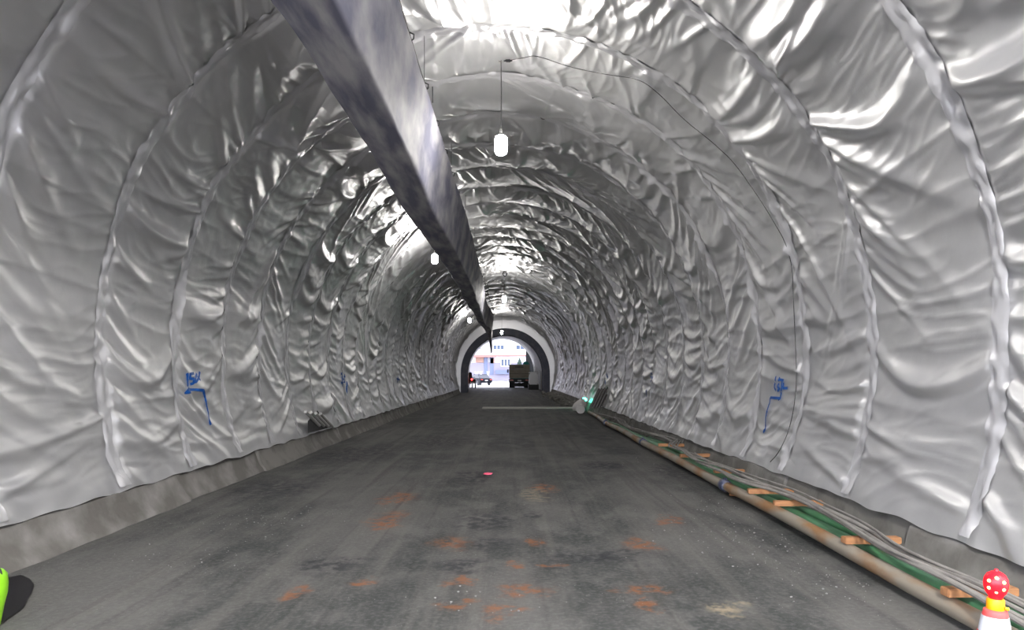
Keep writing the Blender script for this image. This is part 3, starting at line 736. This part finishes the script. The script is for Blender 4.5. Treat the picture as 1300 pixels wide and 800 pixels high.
for v in sack.data.vertices: v.co.x += 0.05 * math.sin(v.co.y * 9 + v.co.z * 7); v.co.z *= 1 + 0.1 * math.sin(v.co.x * 11)
g0, g1 = ground(612, 519), ground(726, 518)
b = MB(); b.box(((g0.x + g1.x) / 2, (g0.y + g1.y) / 2, 0.02), (g1.x - g0.x, 0.9, 0.06)); tag(b.build('cable_ramp', M_STRIP, bevel=0.015), 'pale flat strip lying across the road beyond mid tunnel', 'strip')
def blob(r, seed, flat=0.7):
    rr = random.Random(seed); bm = bmesh.new(); bmesh.ops.create_icosphere(bm, subdivisions=1, radius=r)
    for v in bm.verts: v.co *= rr.uniform(0.75, 1.2); v.co.z *= flat
    vs_ = [tuple(v.co) for v in bm.verts]; fs_ = [tuple(v.index for v in f.verts) for f in bm.faces]; bm.free(); return vs_, fs_
g = ground(619, 604); b = MB(); v_, f_ = blob(0.055, 3, 0.4); b.add([(x * 1.4 + g.x, y + g.y, z + 0.03) for x, y, z in v_], f_); tag(b.build('litter', M_PINK), 'crumpled pink scrap lying in the middle of the road', 'litter')
shapes = [blob(1.0, s) for s in range(6)]
b = MB(); rr = random.Random(5)
spots = [(1000, 690, 1.3, 1.4, 200), (960, 640, 1.2, 1.5, 110), (300, 660, .8, .9, 60), (380, 655, .7, 1.0, 40), (610, 765, .5, .4, 20), (270, 700, .8, .5, 40), (860, 590, .9, 1.6, 60), (1080, 740, .6, .6, 60)]
for px, py, sx_, sy_, n in spots:
    g = ground(px, py)
    for _ in range(n):
        x, y = g.x + rr.gauss(0, sx_ * 0.5), g.y + rr.gauss(0, sy_ * 0.5)
        if x > 2.70 or x < -3.9 or y < 2.5: continue
        r = rr.choice([.003, .004, .004, .005, .006, .009]); v_, f_ = rr.choice(shapes); b.add([(q[0] * r + x, q[1] * r + y, q[2] * r + r * 0.5) for q in v_], f_)
tag(b.build('gravel', M_STONE), 'fine pale gravel scattered over the road', 'gravel', kind='stuff')
b = MB()
for _ in range(230):
    y = rr.uniform(33.6, 57); x = float(cx(y)) + 3.62 - abs(rr.gauss(0, 0.30)) - 0.05; r = rr.uniform(0.05, 0.17)
    v_, f_ = rr.choice(shapes); b.add([(q[0] * r + x, q[1] * r * 1.3 + y, q[2] * r + r * 0.45) for q in v_], f_)
tag(b.build('rubble', M_STONED), 'dark broken rubble heaped along the far right kerb', 'rubble', kind='stuff')

# ------------------------------------------------------------------ vehicles by the mouth
def wheel(y, x, r, w, parent, name='wheel'):
    b = MB(); rot = Matrix.Rotation(PI / 2, 3, 'Y'); b.lathe([(r * .4, -w / 2), (r * .92, -w / 2), (r, -w * .35), (r, w * .35), (r * .92, w / 2), (r * .4, w / 2)], 18, (x, y, r), rot)
    return b.build(name, M_BLACK, parent, smooth=True)
tk = empty('cargo_truck', (0.80, 76.5, 0)); tag(tk, 'tan box truck seen from behind near the tunnel mouth', 'truck')
b = MB(); b.box((0, 2.4, 1.80), (2.22, 4.6, 1.50)); bd = b.build('cargo_box', M_TAN, tk, bevel=0.03)
for z in (1.09, 1.55, 2.02, 2.5): b = MB(); b.box((0, 0.085, z), (2.24, 0.05, 0.05)); b.build('crossbar', M_STRIP if z != 1.55 else M_CONC, bd)
b = MB(); b.box((0, 0.085, 2.27), (0.9, 0.03, 0.16)); b.build('painted_panel', M_CONC2, bd)
b = MB(); b.box((0, 3.2, 0.80), (1.9, 6.2, 0.30)); b.build('chassis', M_CHAS, tk)
b = MB(); b.box((0, 0.10, 0.80), (2.26, 0.10, 0.42)); b.build('rear_panel', M_CHAS, tk)
b = MB(); b.box((0, 0.10, 0.34), (2.2, 0.12, 0.20)); b.build('bumper_bar', M_CHAS, tk)
b = MB(); b.box((0, 0.9, 0.34), (1.5, 0.5, 0.46)); b.build('rear_axle', M_CHAS, tk)
b = MB(); b.box((0.72, 0.9, 2.70), (0.75, 1.2, 0.36), taper=0.6); b.build('tarp_bundle', M_TEAL, tk, bevel=0.06)
b = MB(); b.box((0, 0.04, 0.80), (0.40, 0.02, 0.14)); b.build('number_plate', M_PLATE, tk)
for s in (-1, 1):
    b = MB(); b.box((s * 0.86, 0.04, 0.86), (0.44, 0.03, 0.18)); b.build('tail_light', M_TAIL, tk)
    wheel(1.5, s * 0.80, 0.42, 0.62, tk); wheel(5.4, s * 0.9, 0.42, 0.26, tk)
    b = MB(); b.box((s * 1.28, 5.4, 1.85), (0.18, 0.10, 0.40)); b.tube([(s * 1.0, 5.5, 1.95), (s * 1.28, 5.45, 2.0)], 0.02, 5); b.build('mirror', M_BLACK, tk)
b = MB(); b.prism_x([(4.85, 0.75), (6.4, 0.75), (6.4, 1.5), (6.1, 2.35), (4.85, 2.4)], -1.02, 1.02); b.build('cab', M_TEAL, tk)

tr = empty('cargo_trike', (-4.35, 75.0, 0)); tag(tr, 'dark motor tricycle with a lit red tail lamp by the left kerb', 'tricycle')
b = MB(); b.box((0, 0.7, 0.75), (1.0, 1.4, 0.5)); b.build('load_tray', M_CHAS, tr, bevel=0.02)
for s in (-1, 1): wheel(0.5, s * 0.45, 0.27, 0.12, tr)
wheel(2.3, 0, 0.27, 0.12, tr)
b = MB(); b.box((0, 1.75, 0.75), (0.4, 0.7, 0.22)); b.tube([(0, 2.3, 0.3), (0, 2.05, 1.1), (-0.32, 2.0, 1.18)], 0.025, 6); b.tube([(0, 2.05, 1.1), (0.32, 2.0, 1.18)], 0.025, 6); b.build('frame', M_CHAS, tr)
b = MB(); b.box((-0.1, 0.6, 1.35), (0.5, 0.8, 0.75), taper=0.6); b.build('covered_load', M_CHAS, tr, bevel=0.06)
b = MB(); b.lathe([(0.01, -.03), (0.09, -.03), (0.10, 0.0), (0.07, 0.03), (0.01, 0.04)], 14, (0.1, -0.02, 0.95), Matrix.Rotation(PI / 2, 3, 'X')); b.build('tail_lamp', M_TAILON, tr, smooth=True)
b = MB(); b.box((0.15, -0.02, 0.62), (0.5, 0.02, 0.16)); b.build('tailboard_strip', M_PLATE, tr)

def car(loc, rz, m, label):
    root = empty('car', loc, rz); tag(root, label, 'car')
    b = MB(); b.prism_x([(-2.1, 0.35), (2.1, 0.35), (2.15, 0.65), (2.0, 0.85), (0.95, 0.98), (-1.95, 0.95), (-2.15, 0.8)], -0.86, 0.86); b.build('body', m, root, bevel=0.05)
    b = MB(); b.prism_x([(-1.7, 0.94), (1.0, 0.96), (0.35, 1.42), (-1.1, 1.42)], -0.74, 0.74); b.build('greenhouse', M_GLASS, root, bevel=0.03)
    b = MB(); b.prism_x([(-1.15, 1.41), (0.40, 1.41), (0.25, 1.47), (-1.0, 1.47)], -0.70, 0.70); b.build('roof', m, root, bevel=0.02)
    for s in (-1, 1):
        wheel(1.3, s * 0.80, 0.32, 0.2, root); wheel(-1.3, s * 0.80, 0.32, 0.2, root)
        b = MB(); b.box((s * 0.62, 2.1, 0.72), (0.34, 0.08, 0.14)); b.build('headlight', M_PLATE, root)
        b = MB(); b.box((s * 0.65, -2.13, 0.78), (0.3, 0.06, 0.14)); b.build('tail_light', M_TAIL, root)
    b = MB(); b.box((0, -2.14, 0.66), (0.4, 0.04, 0.12)); b.build('number_plate', M_PLATE, root)
    return root
car((-4.35, 94, 0), 0.5, M_CARB, 'dark car parked outside the mouth beyond the tricycle')

ws = empty('wrapped_stack', (2.10, 69.0, 0)); tag(ws, 'white wrapped stack of material between truck and tunnel wall', 'wrapped stack')
b = MB(); b.box((0.0, 0.7, 1.05), (0.95, 1.4, 1.1), taper=0.86); b.build('wrapping', M_WHITE, ws, bevel=0.10)
b = MB(); b.box((0, 0.7, 1.65), (0.95, 1.3, 0.14)); b.build('folded_top', M_WHITE, ws, bevel=0.05)
b = MB(); b.box((0, 0.7, 0.25), (1.0, 1.4, 0.50)); b.build('crate', M_CHAS, ws)

# ------------------------------------------------------------------ outside: building, gate, planting
YB = 132.0
def fx(px): return (px - VX) / F * YB
def fz(py): return CAMZ - (py - VY) / F * YB
bl = empty('building', (0, YB, 0)); tag(bl, 'pale two storey building with a red eave outside the tunnel mouth', 'building')
b = MB(); b.box((-2, 4.0, 6.5), (70, 7.0, 13.0)); b.build('wall', M_WALLW, bl)
b = MB(); b.box((-2, 0.30, 1.9), (70, 0.4, 3.3)); b.build('ground_floor', M_WALLP, bl)
b = MB(); b.box((-2, -0.2, fz(451.5)), (70, 1.6, 0.28)); b.build('eave', M_EAVE, bl)
b = MB(); b.box((fx(613), -0.4, fz(453)), (fx(630) - fx(596), 1.4, 0.18)); b.build('awning', M_EAVE, bl)
def window(px0, px1, py0, py1, nx, yoff, name='window'):
    x0, x1, z0, z1 = fx(px0), fx(px1), fz(py1), fz(py0)
    w = MB(); t = 0.10
    for (cx_, cz_, dx_, dz_) in (((x0 + x1) / 2, z0, x1 - x0 + t, t), ((x0 + x1) / 2, z1, x1 - x0 + t, t), (x0, (z0 + z1) / 2, t, z1 - z0), (x1, (z0 + z1) / 2, t, z1 - z0)): w.box((cx_, yoff - 0.03, cz_), (dx_, 0.14, dz_))
    for k in range(1, nx): w.box((x0 + (x1 - x0) * k / nx, yoff - 0.03, (z0 + z1) / 2), (t, 0.14, z1 - z0))
    o = w.build(name, M_WALLW, bl)
    for k in range(nx):
        p = MB(); p.box((x0 + (x1 - x0) * (k + .5) / nx, yoff + 0.0, (z0 + z1) / 2), ((x1 - x0) / nx - t, 0.06, z1 - z0 - t)); p.build('pane', M_WINB, o)
for a, c, n in ((571, 585, 2), (600, 611, 2), (626, 640, 3), (655, 666, 2), (682, 694, 2)): window(a, c, 438, 444, n, 0.46)
window(636, 648, 456, 465, 3, 0.06); window(573, 590, 456, 466, 3, 0.06)
b = MB(); b.box((fx(609), 0.06, fz(457)), (fx(614) - fx(604), 0.1, 1.0)); b.build('brown_boarding', M_BROWN, bl)
b = MB(); b.box((fx(625), 0.06, fz(458)), (fx(628) - fx(623), 0.1, 1.0)); b.build('brown_boarding', M_BROWN, bl)
for a, c in ((614.5, 619), (622, 626.5)): b = MB(); b.box(((fx(a) + fx(c)) / 2, 0.06, (fz(453) + fz(476)) / 2), (fx(c) - fx(a), 0.1, fz(453) - fz(476))); b.build('door', M_DOOR, bl)
b = MB(); b.box(((fx(629) + fx(646)) / 2, -0.3, fz(472.5)), (fx(646) - fx(629), 0.3, 0.75)); b.build('low_wall', M_DOOR, bl)
for k, px in enumerate((604, 606, 609, 612, 618, 621)):
    b = MB(); x = (px - VX) / F * 118; b.tube([(x, 118, 0), (x + (-1) ** k * 0.15, 118, 0.9), (x + (-1) ** k * 0.35, 118, 1.9)], 0.045, 6)
    tag(b.build('barrier_post', M_WHITE), 'slanting white barrier post outside, %s of the six' % ('leftmost', 'second from left', 'third from left', 'fourth from left', 'fifth from left', 'rightmost')[k], 'post', 'white barrier posts outside')
# dark upright screen right of the mouth, conifer and teal tarp beyond the truck
b = MB(); x0 = (667.5 - VX) / F * 84; b.box((x0 + 1.6, 84.2, 2.6), (3.2, 0.2, 5.2)); sc_ = b.build('dark_screen', M_CHAS); tag(sc_, 'dark upright site screen outside the mouth on the right', 'screen')
cf = empty('conifer', ((659.5 - VX) / F * 112, 112, 0)); tag(cf, 'small dark conifer rising behind the truck', 'tree')
b = MB(); b.tube([(0, 0, 0), (0, 0, 2.2)], 0.09, 8); b.build('trunk', M_BROWN, cf)
b = MB()
for i, (z, r, h) in enumerate(((0.7, 1.1, 1.3), (1.4, 0.9, 1.2), (2.1, 0.75, 1.1), (2.7, 0.55, 1.0), (3.2, 0.36, 0.9))):
    n = 14; b.add([(r * (1.15 if k % 2 else 0.8) * math.cos(2 * PI * k / n + i), r * (1.15 if k % 2 else 0.8) * math.sin(2 * PI * k / n + i), z) for k in range(n)] + [(0, 0, z + h), (0, 0, z + .15)],
                  [(k, (k + 1) % n, n) for k in range(n)] + [((k + 1) % n, k, n + 1) for k in range(n)])
b.build('foliage', M_LEAF, cf)
